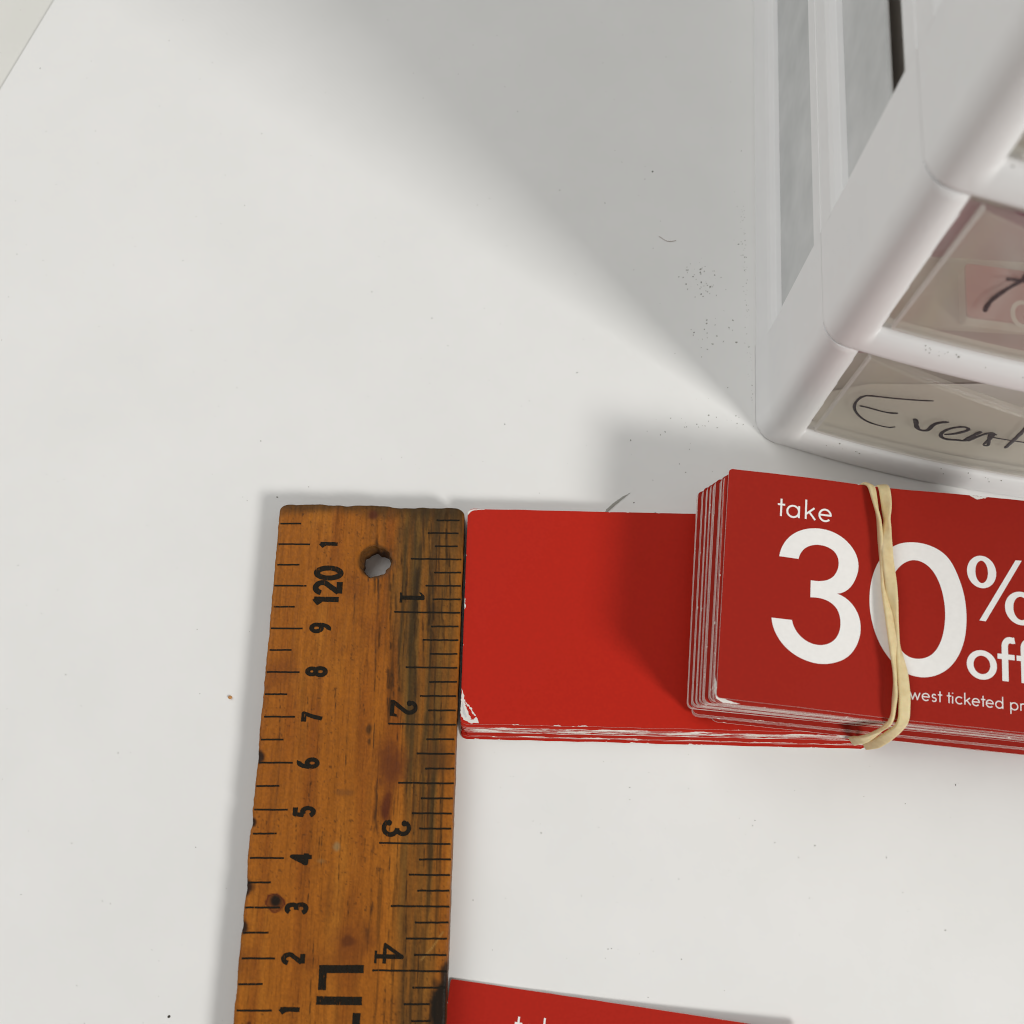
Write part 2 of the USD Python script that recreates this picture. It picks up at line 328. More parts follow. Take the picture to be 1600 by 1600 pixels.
    spot(-37.2, -89.0, 2.0, 2.1, (0.10, 0.014, 0.012), .95, .08)
    spot(-37.2, -89.0, 1.7, 1.8, (0.24, 0.085, 0.02), .9, .08)
    spot(-37.0, -88.6, 1.25, 1.3, (0.012, 0.010, 0.010), .97, .35)
    for py, r in ((-58.6, 1.5), (-72.7, .9), (-86.1, 1.7), (-93.8, 1.3)):
        spot(-43.4, py, r*.85, r, (0.020, 0.010, 0.008), .95, .4)
    spot(-40.5, -112.5, .5, .5, (0.08, 0.02, 0.012), .8)
    spot(-.4, -108.5, 3.1, 5.6, (0.012, 0.011, 0.012), .98, .3, 31)
    spot(-.2, -102.5, 1.3, 3.4, (0.014, 0.012, 0.013), .9, .4, 32)
    spot(-1.8, -118, 3.4, 6.0, (0.016, 0.013, 0.013), .95, .3, 33)
    spot(-24.8, -77.4, .7, .9, (0.36, 0.31, 0.25), .7, .6, 34)
    spot(-28.0, -80.3, .9, .4, (0.33, 0.24, 0.16), .4, .6, 35)
    spot(-21.6, -2.4, 1.0, 1.1, (0.10, 0.025, 0.018), .8, .5)
    spot(-17.2, -29.3, .2, .2, (0.02, 0.012, 0.01), .9, .3)
    spot(-19.5, -52.3, .6, 1.2, (0.05, 0.03, 0.015), .8, .5); spot(-19.2, -55.0, .35, .8, (0.05, 0.03, 0.015), .8, .5)
    # pale scratch near the four inch mark
    for (ax, ay), (bx, by) in (((-5.6, -99.6), (-3.4, -97.2)), ((-3.4, -97.2), (-1.2, -94.0))):
        t = np.clip(((x - ax)*(bx - ax) + (y - ay)*(by - ay))/((bx - ax)**2 + (by - ay)**2), 0, 1)
        d = np.hypot(x - ax - t*(bx - ax), y - ay - t*(by - ay))
        c = mixc(c, (0.50, 0.32, 0.14), np.exp(-(d/.14)**2)*.8)
    # hole rim and walls: raw brown wood
    d = np.hypot(x - HOLE[0], y - HOLE[1])
    c = mixc(c, (0.10, 0.05, 0.02), (1 - sm(d, HR - .1, HR + .7))*.85)
    # sides a little dirtier
    c = mixc(c, (0.15, 0.075, 0.026), (1 - sm(z, TH - 1.1, TH - .35))*.6)
    c[n1:] = np.array([0.17, 0.085, 0.035])*(0.5 + meshkit.fbm(v[n1:]*[1.6, 1.6, .7], 3, 5))[:, None]
    return np.clip(c*np.array([.73, .60, .33]), 0.003, 1)
ruler = thing('yardstick', 'worn orange-brown wooden yardstick with black inch and centimetre marks and a hole in its end', 'yardstick')
rv, rf, n0, n1 = build_ruler()
rm = usdkit.mesh(stage, str(ruler.GetPath()) + '/wooden_body', (rv*MM, rf), M['wood'], smooth=True)
UsdGeom.PrimvarsAPI(rm).CreatePrimvar('wood', Sdf.ValueTypeNames.Color3fArray, 'vertex').Set(Vt.Vec3fArray.FromNumpy(wood_colour(rv, n1).astype(np.float32)))
ZI = TH + 0.035
def ink(name, poly, label=None): return obj(name, flat(poly, 0.03, ZI), M['ink'], ruler, label=label)
def tick(x0, x1, y, tilt=0.12, w=0.37):
    k = 10; xs = np.linspace(x0, x1, k); ys = y - tilt*np.linspace(1, 0, k) + rng.uniform(-.04, .04, k)
    g = LineString(np.stack([xs, ys], -1)).buffer(w/2, cap_style=2)
    inner = (x0, ys[0]) if abs(x1) < abs(x0) else (x1, ys[-1])
    return g.union(Point(inner[0], inner[1]).buffer(w*.62, 8))
for k in range(1, 64):                                   # inch scale, eighths
    y = -k*25.4/8
    ln = 15.6 if k % 8 == 0 else 12.2 if k % 4 == 0 else 8.7 if k % 2 == 0 else 6.9
    if k < 20: ln -= .5
    x1 = -.15 + rng.uniform(-.2, .15) - (0.9 if k < 4 else 0)
    if 106 < -y < 130: x1 = -3.2 + rng.uniform(-.3, .3)
    ink('inch_tick', tick(-ln + rng.uniform(-.15, .15), x1, y - .05))
for k in range(1, 40):                                   # centimetre scale, halves
    y = -5.0*k
    x1 = (-36.0 if k % 2 == 0 else -38.2) + rng.uniform(-.2, .25)
    x0 = -43.3 + rng.uniform(-.1, .3)
    ks = np.linspace(x0, x1, 8); ys = y + np.linspace(-.05, .08, 8) + rng.uniform(-.03, .03, 8)
    ink('centimetre_tick', LineString(np.stack([ks, ys], -1)).buffer(.185, cap_style=2))
# numerals drawn as strokes on a 0..1 high cell (x right, y up), width ~0.62
def arc(cx, cy, rx, ry, a0, a1, n=18):
    a = np.radians(np.linspace(a0, a1, n)); return [(cx + rx*math.cos(t), cy + ry*math.sin(t)) for t in a]
DIG = {'0': [arc(.29, .5, .21, .42, 0, 360, 40)],
       '1': [[(.08, .74), (.30, .92)], [(.27, .08), (.27, .94)]],
       '2': [arc(.29, .68, .21, .24, 170, -25) + [(.10, .10)], [(.06, .085), (.54, .085)]],
       '3': [arc(.28, .70, .20, .22, 155, -80) + [(.22, .50)], arc(.28, .29, .22, .22, 85, -160)],
       '4': [[(.40, .04), (.40, .92), (.06, .30), (.58, .30)]],
       '5': [[(.52, .92), (.14, .92), (.11, .52)], arc(.29, .33, .21, .25, 130, -155)],
       '6': [arc(.30, .30, .20, .24, 0, 360, 36), arc(.34, .42, .25, .50, 178, 75)],
       '7': [[(.05, .91), (.52, .91), (.38, .55), (.24, .04)]],
       '8': [arc(.29, .70, .175, .20, 0, 360, 36), arc(.29, .28, .21, .235, 0, 360, 36)],
       '9': [arc(.28, .66, .20, .24, 0, 360, 36), arc(.24, .54, .25, .48, -2, -105)]}
def digits(text, h, w=.17, sq=1.0):
    out, x = [], 0.0
    for ch in text:
        for s in DIG[ch]: out.append(affinity.translate(LineString(s).buffer(w/2, cap_style=2, join_style=1), x, 0))
        x += .62 if ch != '1' else .46
    g = unary_union(out); c = g.bounds
    g = affinity.translate(g, -(c[0] + c[2])/2, -(c[1] + c[3])/2)
    return affinity.scale(g, h*sq, h, origin=(0, 0))
def rough_edge(g, a=.05, seed=0):
    def j(q):
        p = np.asarray(q.segmentize(.22).coords) if hasattr(q, 'segmentize') else np.asarray(shapely.segmentize(q, .22).coords)
        n = meshkit.noise(np.stack([p[:, 0]*3.1, p[:, 1]*3.1, p[:, 0]*0 + seed], -1), 3) - .5
        m_ = meshkit.noise(np.stack([p[:, 1]*3.1, p[:, 0]*3.1, p[:, 0]*0 + seed + 9], -1), 4) - .5
        return p + np.stack([n, m_], -1)*2*a
    gs = []
    for q in getattr(g, 'geoms', [g]):
        q = shapely.segmentize(q, .22)
        gs.append(Polygon(j(q.exterior), [j(r) for r in q.interiors]).buffer(0))
    return unary_union(gs)
for txt, cx, cy in (('1', -31.6, -10.0), ('120', -31.0, -19.7), ('9', -32.0, -29.7), ('8', -32.1, -39.7), ('7', -32.3, -49.8), ('6', -32.4, -59.9),
                    ('5', -32.4, -70.2), ('4', -32.4, -80.1), ('3', -32.5, -90.0), ('2', -32.4, -99.9), ('1', -32.4, -109.9)):
    g = digits(txt, 6.6 if len(txt) == 3 else 4.7, .21 if len(txt) == 3 else .23, .86 if len(txt) == 3 else .82)
    ink('centimetre_numeral', rough_edge(affinity.translate(affinity.rotate(g, 90, origin=(0, 0)), cx, cy), .05, cy))
def serif(n):
    S = lambda p, w: LineString(p).buffer(w/2, cap_style=2, join_style=1)
    if n == 1: g = [sbox(.20, .05, .40, .95), sbox(.05, 0, .55, .09), Polygon([(.2, .95), (.02, .80), (.02, .74), (.25, .84)])]
    if n == 2: g = [S(arc(.28, .70, .19, .23, 165, -30) + [(.10, .12)], .15), Polygon([(.02, 0), (.60, 0), (.62, .26), (.55, .26), (.50, .15), (.02, .15)]), Point(.13, .70).buffer(.10)]
    if n == 3: g = [S(arc(.27, .72, .20, .21, 150, -85), .15), S(arc(.27, .28, .23, .24, 88, -150), .16), Point(.11, .76).buffer(.10), Point(.10, .22).buffer(.10)]
    if n == 4: g = [S([(.42, .06), (.42, .93), (.05, .34), (.64, .34)], .12), sbox(.35, .05, .49, .95), sbox(.24, 0, .64, .08)]
    if n == 5: g = [S([(.52, .92), (.14, .92), (.11, .55)], .13), S(arc(.29, .32, .22, .26, 130, -155), .15)]
    if n == 6: g = [S(arc(.30, .30, .20, .23, 0, 360, 36), .14), S(arc(.36, .42, .27, .50, 178, 80), .14)]
    g = unary_union(g); c = g.bounds
    return affinity.translate(g, -(c[0] + c[2])/2, -(c[1] + c[3])/2)
for n, cx, cy, h in ((1, -11.3, -22.1, 6.0), (2, -11.9, -47.5, 6.1), (3, -12.2, -73.3, 6.1), (4, -12.3, -98.4, 6.2), (5, -12.3, -123.5, 6.1), (6, -12.3, -149, 6.1)):
    g = affinity.scale(serif(n), h*(1.0 if n != 1 else .8), h, origin=(0, 0))
    ink('inch_numeral', rough_edge(affinity.translate(affinity.rotate(g, -90, origin=(0, 0)), cx, cy), .05, cy))
ink('letter', rough_edge(Polygon([(-26.8, -101.0), (-17.5, -100.8), (-17.45, -102.35), (-25.15, -102.5), (-25.1, -105.8), (-26.7, -105.8)]), .04))
ink('letter', rough_edge(Polygon([(-26.9, -107.0), (-17.5, -106.9), (-17.4, -108.5), (-26.9, -108.6)]), .04))
ink('letter', rough_edge(Polygon([(-19.2, -110.0), (-17.6, -110.0), (-17.6, -117.5), (-19.2, -117.5), (-19.2, -114.6), (-26.8, -114.6), (-26.8, -113.0), (-19.2, -113.0)]), .04))

# ------------------------------------------------------------------ cards
CW, CH, FLATW = 76.0, 50.6, 92.5
def card_mesh(t=0.385, bend=None, seed=0, r=1.3, n=26, jag=.05, CW=CW):
    """A paper card about its centre; bend(x, y) lifts it (mm)."""
    q = np.random.default_rng(seed)
    k = np.array([0, .06, .18, .37, .63, 1])*r
    xs = np.concatenate([k - CW/2, np.linspace(-CW/2 + r, CW/2 - r, n)[1:-1], CW/2 - k[::-1]])
    d = np.minimum(xs + CW/2, CW/2 - xs)
    cut = np.where(d < r, r - np.sqrt(np.maximum(0, r*r - (r - d)**2)), 0)
    js = q.uniform(-jag, jag, (2, len(xs)))
    yt, yb = CH/2 - cut + js[0], -CH/2 + cut + js[1]
    bf = bend or (lambda x, y: 0*x)
    zt, zb = bf(xs, yt), bf(xs, yb); zc = bf(xs, 0*xs)
    top = np.concatenate([np.stack([xs, yt, zt + t], -1), np.stack([xs, 0*xs, zc + t], -1), np.stack([xs, yb, zb + t], -1)])
    bot = top.copy(); bot[:, 2] -= t
    m = len(xs); V = np.concatenate([top, bot]); f = []
    for i in range(m - 1):
        for a in (0, m):
            f += [[a + i, a + m + i, a + m + i + 1], [a + i, a + m + i + 1, a + i + 1]]
            o = 3*m
            f += [[o + a + i, o + a + m + i + 1, o + a + m + i], [o + a + i, o + a + i + 1, o + a + m + i + 1]]
        f += [[i, i + 1, 3*m + i + 1], [i, 3*m + i + 1, 3*m + i]]
        f += [[2*m + i, 5*m + i + 1, 2*m + i + 1], [2*m + i, 5*m + i, 5*m + i + 1]]
    for a, c in ((0, m), (m, 2*m)):
        f += [[a, 3*m + c, c], [a, 3*m + a, 3*m + c]]
        e = m - 1
        f += [[a + e, c + e, 3*m + c + e], [a + e, 3*m + c + e, 3*m + a + e]]
    return V*MM, np.array(f)
def card_pose(tl, rot, CW=CW):
    """World centre of a card whose top left corner is tl (mm) turned by rot degrees."""
    a = math.radians(rot); c, s = math.cos(a), math.sin(a); x, y = CW/2, -CH/2
    return tl[0] + c*x - s*y, tl[1] + s*x + c*y
def patch(parent, pts, z, name='worn_patch', material=None, h=0.03, seed=0, rough=.12, CW=FLATW):
    """Torn bare paper on a card, outline in card coordinates measured from its top left corner (x right, y down negative)."""
    g = affinity.translate(Polygon(pts), -CW/2, CH/2)
    return obj(name, flat(rough_edge(g, rough, seed), h, z), material or M['paper'], parent)

PITCH = 0.41
# flat stack beside the yardstick: twelve cards
FL = [(0.9, -2.75, -.10), (1.0, -2.2, -.05), (1.9, -2.1, 0), (0.9, -1.35, .1), (1.2, -1.25, .0), (0.8, -1.05, .08), (0.8, -.95, 0), (1.3, -.85, .05), (0.9, -.8, .0),
      (0.8, -.62, -.05), (0.9, -.55, 0.0), (0.75, 0.15, 0.02)]
NF = len(FL)
for i, (x, y, rot) in enumerate(FL):
    z = .03 + i*PITCH
    cx, cy = card_pose((x, y), rot, FLATW)
    if i == NF - 1:
        c = thing('coupon_card', 'plain bright red card topmost in the flat stack, its lower left corner worn white', 'card', (cx*MM, cy*MM, z*MM), math.radians(rot), 'red coupon cards')
        obj('card_sheet', card_mesh(seed=i, CW=FLATW), M['card_back'], c)
        patch(c, [(.05, -42.6), (.3, -43.6), (.7, -45.0), (1.5, -46.2), (2.3, -47.0), (3.2, -48.3), (3.9, -49.6), (4.3, -50.45), (2.6, -50.4), (1.6, -50.2), (.6, -49.6), (.05, -48.5)], .395, seed=3, rough=.2)
        patch(c, [(.75, -45.5), (1.5, -46.7), (2.2, -47.5), (2.7, -48.3), (3.4, -49.0), (3.1, -49.7), (2.4, -49.8), (2.2, -48.9), (1.4, -47.4)], .43, 'red_flake', M['card_back'], seed=4, rough=.22)
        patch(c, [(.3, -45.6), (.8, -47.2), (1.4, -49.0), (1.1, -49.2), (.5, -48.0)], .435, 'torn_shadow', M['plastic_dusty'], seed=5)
        for (a, bq, w) in ((11.6, 13.4, .16), (20.8, 22.4, .22), (26.2, 28.9, .16)):
            patch(c, [(a, -50.6), (a + .3, -50.6 + w), (bq - .4, -50.6 + w*.8), (bq, -50.6)], .392, seed=int(a))
        patch(c, [(.05, -.9), (.5, -.4), (1.2, -.1), (4.0, -.05), (4.0, -.15), (1.4, -.35), (.7, -.7), (.25, -1.4), (.05, -1.6)], .392, seed=9, rough=.05)
        patch(c, [(.0, -23.0), (.35, -23.4), (.3, -23.9), (.0, -24.4)], .392, seed=10)
    else:
        nm = 'lowest red card of the flat stack beside the yardstick, jutting out at the foot' if i == 0 else 'red card inside the flat stack under the plain top card, its white edge showing'
        p = obj('coupon_card', card_mesh(seed=i, jag=.09, CW=FLATW), M['card_worn'] if i > 1 else M['card_back'], loc=(cx*MM, cy*MM, z*MM), rz=math.radians(rot))
        tag(p, nm, 'card', 'red coupon cards' if i == 0 else 'edge cards of the flat red stack')

# banded bundle, turned clockwise and lying on the flat stack
ZB = .03 + NF*PITCH + .02
NB = 50
BX = 35.5                                                # where the rubber band crosses, from the left end
def left_profile(z):
    """(x of the lower left corner, y of it, turn) of the card at height z (mm), as the steps of the bundle's left end."""
    key = [(5.0, 57.0, -48.6, -4.9), (6.4, 57.0, -48.6, -4.7), (6.5, 52.5, -47.9, -4.4), (8.6, 52.3, -47.4, -4.5), (8.7, 51.1, -46.4, -4.3), (10.8, 51.1, -46.3, -4.3),
           (10.9, 51.7, -46.3, -4.5), (13.0, 51.7, -46.2, -4.5), (13.1, 52.2, -46.3, -4.6), (15.0, 52.2, -46.3, -4.6), (15.1, 52.6, -46.2, -4.7), (16.9, 52.7, -46.2, -4.7),
           (17.0, 53.0, -46.3, -4.8), (19.4, 53.1, -46.3, -4.8), (19.5, 53.9, -46.1, -5.0), (21.5, 54.0, -46.1, -5.0), (21.6, 54.3, -46.2, -5.1), (24.4, 54.4, -46.4, -5.1), (24.45, 53.9, -46.9, -4.7), (24.9, 54.0, -46.9, -4.7), (24.95, 54.5, -45.95, -5.2), (30, 54.5, -45.95, -5.2)]
    zs = [k[0] for k in key]
    return [float(np.interp(z, zs, [k[j] for k in key])) for j in (1, 2, 3)]
def dip(k):
    return lambda x, y: -1.15*k*np.exp(-((x + CW/2 - BX)/13.0)**2) + .25*k*np.abs(x + CW/2 - BX)/44
cards_top = None
for i in range(NB):
    z = ZB + i*PITCH
    bx, by, rot = left_profile(z + .2)
    q = np.random.default_rng(100 + i)
    bx += q.uniform(-.03, .03); by += q.uniform(-.05, .05) - (.18 if i % 11 == 3 else 0); rot += q.uniform(-.04, .04) if i < NB - 2 else 0
    a = math.radians(rot)
    tl = (bx - math.sin(a)*CH, by + math.cos(a)*CH)
    cx, cy = card_pose(tl, rot)
    bend = dip(i/(NB - 1))
    if i >= NB - 2:
        top = i == NB - 1
        lab = 'topmost red coupon reading take 30% off, held under the rubber band' if top else 'second red coupon of the bundle, peeking out left of the 30% off coupon, corner chipped'
        c = thing('coupon_card', lab, 'card', (cx*MM, cy*MM, z*MM), a, 'red coupon cards')
        obj('card_sheet', card_mesh(bend=bend, seed=200 + i, n=40, jag=.03, r=.9 if top else 1.9), M['card_front'], c)
        if top: cards_top = (c, bend, tl, a, z)
        else:
            bq = bend
            patch(c, [(.02, -45.0), (.3, -46.5), (.7, -48.2), (1.6, -49.4), (3.4, -50.0), (5.6, -50.45), (2.0, -50.5), (.5, -49.8), (.02, -48.5)], .395 + float(bend(np.array(-CW/2), 0)), seed=41, rough=.08, CW=CW)
    else:
        p = obj('coupon_card', card_mesh(bend=bend, seed=200 + i, jag=.03, n=20, r=1.3), M['card_front'], loc=(cx*MM, cy*MM, z*MM), rz=a)
        tag(p, 'red coupon inside the banded bundle below its top two, seen by its edge', 'card', 'edge cards of the banded bundle')

# the printing of a coupon, in millimetres from its top left corner
def strokes(lines, w, cap=2): return unary_union([LineString(l).buffer(w/2, cap_style=cap, join_style=1) for l in lines])
def smooth_ring(p, n=140):
    """A closed smooth curve through the points."""
    from scipy.interpolate import CubicSpline
    p = np.asarray(p + [p[0]], float); t = np.concatenate([[0], np.cumsum(np.hypot(*np.diff(p, axis=0).T))])
    cs = CubicSpline(t, p, bc_type='periodic'); return cs(np.linspace(0, t[-1], n, endpoint=False))
def smooth_path(p, n=30):
    from scipy.interpolate import CubicSpline
    p = np.asarray(p, float); t = np.concatenate([[0], np.cumsum(np.hypot(*np.diff(p, axis=0).T))])
    return CubicSpline(t, p)(np.linspace(0, t[-1], n))
def coupon_print():
    P = {}
    o1 = [(11.84, -18.75), (12.56, -16.15), (14.41, -13.65), (17.27, -12.0), (20.18, -11.46), (23.59, -11.9), (26.78, -13.75), (28.77, -16.55), (29.2, -19.01), (28.65, -21.56), (27.3, -23.92), (24.63, -25.48)]
    o2 = [(24.63, -25.48), (27.76, -27.15), (29.47, -29.81), (29.9, -32.67), (29.1, -36.11), (27.04, -38.96), (24.2, -40.5), (21.2, -41.05), (17.71, -40.51), (14.36, -38.75), (11.9, -35.93), (10.71, -32.44)]
    o3 = [(15.08, -32.43), (16.1, -34.72), (18.05, -36.42), (20.42, -37.1), (22.53, -36.77), (24.38, -35.45), (25.41, -33.17), (25.47, -31.24), (24.7, -28.89), (23.25, -27.6), (21.09, -26.96), (18.85, -27.02)]
    o4 = [(18.83, -23.28), (20.98, -23.18), (23.35, -22.17), (24.65, -20.03), (24.8, -18.26), (23.94, -16.35), (21.98, -15.32), (19.8, -15.21), (17.65, -16.07), (16.48, -17.46), (16.04, -18.87)]
    P['digit_three'] = Polygon(np.concatenate([smooth_path(q, 40) for q in (o1, o2, o3, o4)])).buffer(0)
    zo = [(40.9, -12.0), (44.43, -12.4), (47.8, -14.3), (50.2, -18.3), (51.6, -23.0), (52.0, -27.4), (51.6, -32.0), (50.3, -35.9), (48.2, -38.9), (45.3, -40.8), (42.4, -41.35), (39.4, -40.7), (36.6, -38.6), (34.1, -35.2), (32.5, -31.2), (31.75, -26.62), (32.0, -22.2), (33.2, -18.05), (35.2, -14.8), (37.8, -12.75)]
    zi = [(41.3, -16.0), (43.93, -16.9), (46.0, -19.6), (47.2, -23.3), (47.6, -27.0), (47.3, -30.9), (46.3, -34.2), (44.6, -36.5), (42.2, -37.5), (39.8, -37.1), (37.9, -35.0), (36.6, -31.7), (36.0, -28.0), (35.95, -24.2), (36.6, -20.6), (38.5, -17.4)]
    P['digit_zero'] = Polygon(smooth_ring(zo)).difference(Polygon(smooth_ring(zi)))
    ell = lambda cx, cy, rx, ry: Polygon(arc(cx, cy, rx, ry, 0, 360, 60)[:-1])
    ring = lambda cx, cy, rx, ry, ix, iy: ell(cx, cy, rx, ry).difference(ell(cx, cy, ix, iy))
    P['percent_sign'] = unary_union([ring(55.33, -17.25, 3.08, 3.6, 1.33, 2.5), ring(63.5, -24.4, 3.4, 3.65, 1.65, 2.55), Polygon([(62.59, -13.86), (63.92, -13.81), (56.0, -28.03), (54.69, -27.96)])])
    P['letter_o'] = ring(55.03, -37.45, 3.1, 3.1, 1.72, 1.95)
    def eff(x):
        return unary_union([strokes([[(x, -40.35), (x, -33.3)] + arc(x + 1.15, -33.0, 1.15, 1.45, 190, 70)[1:] + [(x + 2.1, -31.55)]], 1.32), sbox(x - 1.55, -35.75, x + 2.0, -34.65)])
    P['letter_f'] = eff(59.85); P['letter_f '] = eff(63.8)
    # thin geometric lower case: x height 1, ascender 1.62
    G = {'t': ([[(.20, 0), (.20, 1.45)], [(-.08, .97), (.5, .97)]], .52), 'a': ([arc(.5, .5, .47, .47, 0, 360, 40), [(.97, 0), (.97, 1.0)]], 1.28),
         'k': ([[(.1, 0), (.1, 1.62)], [(.78, .98), (.12, .42)], [(.36, .62), (.86, 0)]], 1.0), 'e': ([[(.05, .52), (.97, .52)] + arc(.51, .5, .46, .48, 3, 318, 36)], 1.22),
         'l': ([[(.1, 0), (.1, 1.62)]], .42), 'o': ([arc(.5, .5, .47, .47, 0, 360, 40)], 1.24), 'w': ([[(0, .98), (.34, .02), (.66, .9), (.98, .02), (1.32, .98)]], 1.52),
         's': ([arc(.33, .73, .24, .24, 30, 255, 16) + arc(.33, .26, .27, .25, 80, -150, 18)], .85), 'i': ([[(.1, 0), (.1, .98)], [(.1, 1.32), (.1, 1.46)]], .44),
         'c': ([arc(.5, .5, .47, .47, 45, 315, 32)], 1.06), 'd': ([arc(.5, .5, .47, .47, 0, 360, 40), [(.97, 0), (.97, 1.62)]], 1.30),
         'p': ([arc(.55, .5, .47, .47, 0, 360, 40), [(.08, -.55), (.08, 1.0)]], 1.28), 'r': ([[(.1, 0), (.1, .98)], arc(.42, .62, .32, .34, 180, 65, 10)], .62), ' ': ([], .55)}
    def word(text, x, y, xh, w, gap=.12):
        out = []
        for ch in text:
            ls, adv = G[ch]
            for l in ls: out.append(affinity.translate(LineString([(px*xh, py*xh) for px, py in l]).buffer(w/2, cap_style=2), x, y))
            x += (adv + gap)*xh
        return unary_union(out)
    P['word_take'] = affinity.scale(word('take', 11.3, -9.65, 2.75, .42, .14), 1.0, 1.0)
    P['price_line'] = word('lowest ticketed price', 37.7, -46.15, 1.52, .22, .06)
    return P
PRINT = coupon_print()
def put_print(c, bend, names=None, shift=(0, 0), t=.385):
    for k, g in PRINT.items():
        g = affinity.translate(g, -CW/2 + shift[0], CH/2 + shift[1])
        g = shapely.segmentize(g, 1.2)
        # cut into narrow columns so that the ink follows the bent card
        x0, x1 = g.bounds[0], g.bounds[2]
        parts = []
        for xx in np.arange(math.floor(x0/1.5)*1.5, x1, 1.5):
            q = g.intersection(sbox(xx, -60, xx + 1.5, 60))
            for s in getattr(q, 'geoms', [q]):
                if s.geom_type == 'Polygon' and s.area > 1e-5:
                    v, f = trimesh.creation.triangulate_polygon(s, engine='earcut')
                    v3 = np.column_stack([v, bend(v[:, 0], v[:, 1]) + t + .03])
                    n = np.cross(v3[f[:, 1]] - v3[f[:, 0]], v3[f[:, 2]] - v3[f[:, 0]])[:, 2]
                    f = np.where((n < 0)[:, None], f[:, ::-1], f)
                    parts.append(trimesh.Trimesh(v3*MM, f, process=False))
        obj(k.strip(), trimesh.util.concatenate(parts), M['print'], c)
ctop, btop, tltop, atop, ztop = cards_top
put_print(ctop, btop)
patch(ctop, [(53.0, -.02), (53.6, -.5), (54.6, -.75), (55.6, -.6), (56.4, -.35), (57.0, -.02)], .41 + float(btop(np.array(17.0), 0)), seed=51, CW=CW)

# single coupon at the lower edge, its right end curling up
lift = lambda x, y: 2.6*((x + CW/2)/75)**2
rot = -6.45; tl = (0.55, -103.75)
cx, cy = card_pose(tl, rot)
c = thing('coupon_card', 'red coupon lying alone at the foot of the yardstick, its right end curling up', 'card', (cx*MM, cy*MM, .05*MM), math.radians(rot), 'red coupon cards')
obj('card_sheet', card_mesh(bend=lift, seed=400, n=40, jag=.02, r=.5), M['card_single'], c)
put_print(c, lift, shift=(3.6, 0.3))

# ------------------------------------------------------------------ rubber band: two twisted strands round the bundle
def ribbon(path, tw, w=2.4, t=.85):
    """Sweeps a rounded strip along path (n,3 mm); tw = turn in degrees about the path at each point."""
    path = np.asarray(path, float); n = len(path)
    T_ = np.gradient(path, axis=0); T_ /= np.linalg.norm(T_, axis=1)[:, None]
    N0 = np.array([1.0, 0.08, 0]); sec = []
    k = 14; a = np.linspace(0, 2*np.pi, k, endpoint=False)
    prof = np.stack([np.sign(np.cos(a))*np.abs(np.cos(a))**.55*w/2, np.sign(np.sin(a))*np.abs(np.sin(a))**.7*t/2], -1)
    for i in range(n):
        s = N0 - T_[i]*(N0@T_[i]); s /= np.linalg.norm(s); u = np.cross(s, T_[i])
        c_, s_ = math.cos(math.radians(tw[i])), math.sin(math.radians(tw[i]))
        A, B = c_*s + s_*u, -s_*s + c_*u
        sec.append(path[i] + prof[:, :1]*A + prof[:, 1:]*B)
    V = np.concatenate(sec); f = []
    for i in range(n - 1):
        for j in range(k):
            q = (j + 1) % k
            f += [[i*k + j, i*k + q, (i+1)*k + q], [i*k + j, (i+1)*k + q, (i+1)*k + j]]
    return V*MM, np.array(f)
def band_world(lx, ly, z):
    return (tltop[0] + math.cos(atop)*lx - math.sin(atop)*ly, tltop[1] + math.sin(atop)*lx + math.cos(atop)*ly, z)
zc = ztop + .385 - 1.15
from scipy.interpolate import CubicSpline
def resample(keys, n=150):
    k = np.asarray(keys, float); d = np.concatenate([[0], np.cumsum(np.linalg.norm(np.diff(k[:, :3], axis=0), axis=1))])
    s = np.linspace(0, d[-1], n)
    pts = np.stack([np.interp(s, d, k[:, j]) for j in range(4)], -1)
    ker = np.exp(-np.linspace(-2, 2, 7)**2); ker /= ker.sum()
    sm_ = np.stack([np.convolve(np.pad(pts[:, j], 3, mode='edge'), ker, 'valid') for j in range(4)], -1)
    return sm_
def strand(lxs, tws, zoff, side):
    """lxs: (ly, lx) along the top of the bundle; then down the front, under and up the back."""
    keys = []
    for (ly, lx), tw, zo in zip(lxs, tws, zoff):
        p = band_world(lx, ly, zc + zo); keys.append((*p, tw))
    return keys
A_top = [(-.2, 31.7), (-4, 32.4), (-8, 33.2), (-12, 33.6), (-17, 34.0), (-23, 34.6), (-29, 35.5), (-35, 36.3), (-41, 36.9), (-46, 36.9), (-50.4, 36.6)]
A_tw = [35, 55, 80, 88, 75, 50, 25, 15, 60, 85, 70]
B_top = [(-.2, 34.5), (-4, 34.9), (-8, 34.9), (-12, 34.5), (-17, 34.9), (-23, 35.7), (-29, 36.6), (-35, 37.5), (-41, 38.3), (-46, 38.7), (-50.4, 38.9)]
B_tw = [-10, -40, -85, -30, 0, -25, -70, -110, -165, -185, -180]
A_z = [.6, .9, 1.2, 1.0, .7, .8, 1.6, 2.0, 1.4, 1.3, .9]
B_z = [.6, .9, 1.3, 1.9, 2.1, 2.1, 1.2, 1.1, 1.7, 1.9, 1.0]
ka = strand(A_top, A_tw, A_z, -1); kb = strand(B_top, B_tw, B_z, 1)
def wrap(front, back, twf, twb):
    return [(*band_world(*p), t) for p, t in zip(front, twf)], [(*band_world(*p), t) for p, t in zip(back, twb)]
fa, ba = wrap([(36.4, -51.4, zc - .6), (36.3, -52.3, zc - 5), (35.9, -53.2, zc - 10), (35.3, -53.8, zc - 14.2), (34.8, -53.6, ZB - .9)], [(31.2, .55, zc - .4), (31.0, .8, zc - 8), (31.0, .9, ZB + 1)], [60, 30, 0, -30, -60], [20, 0, 0])
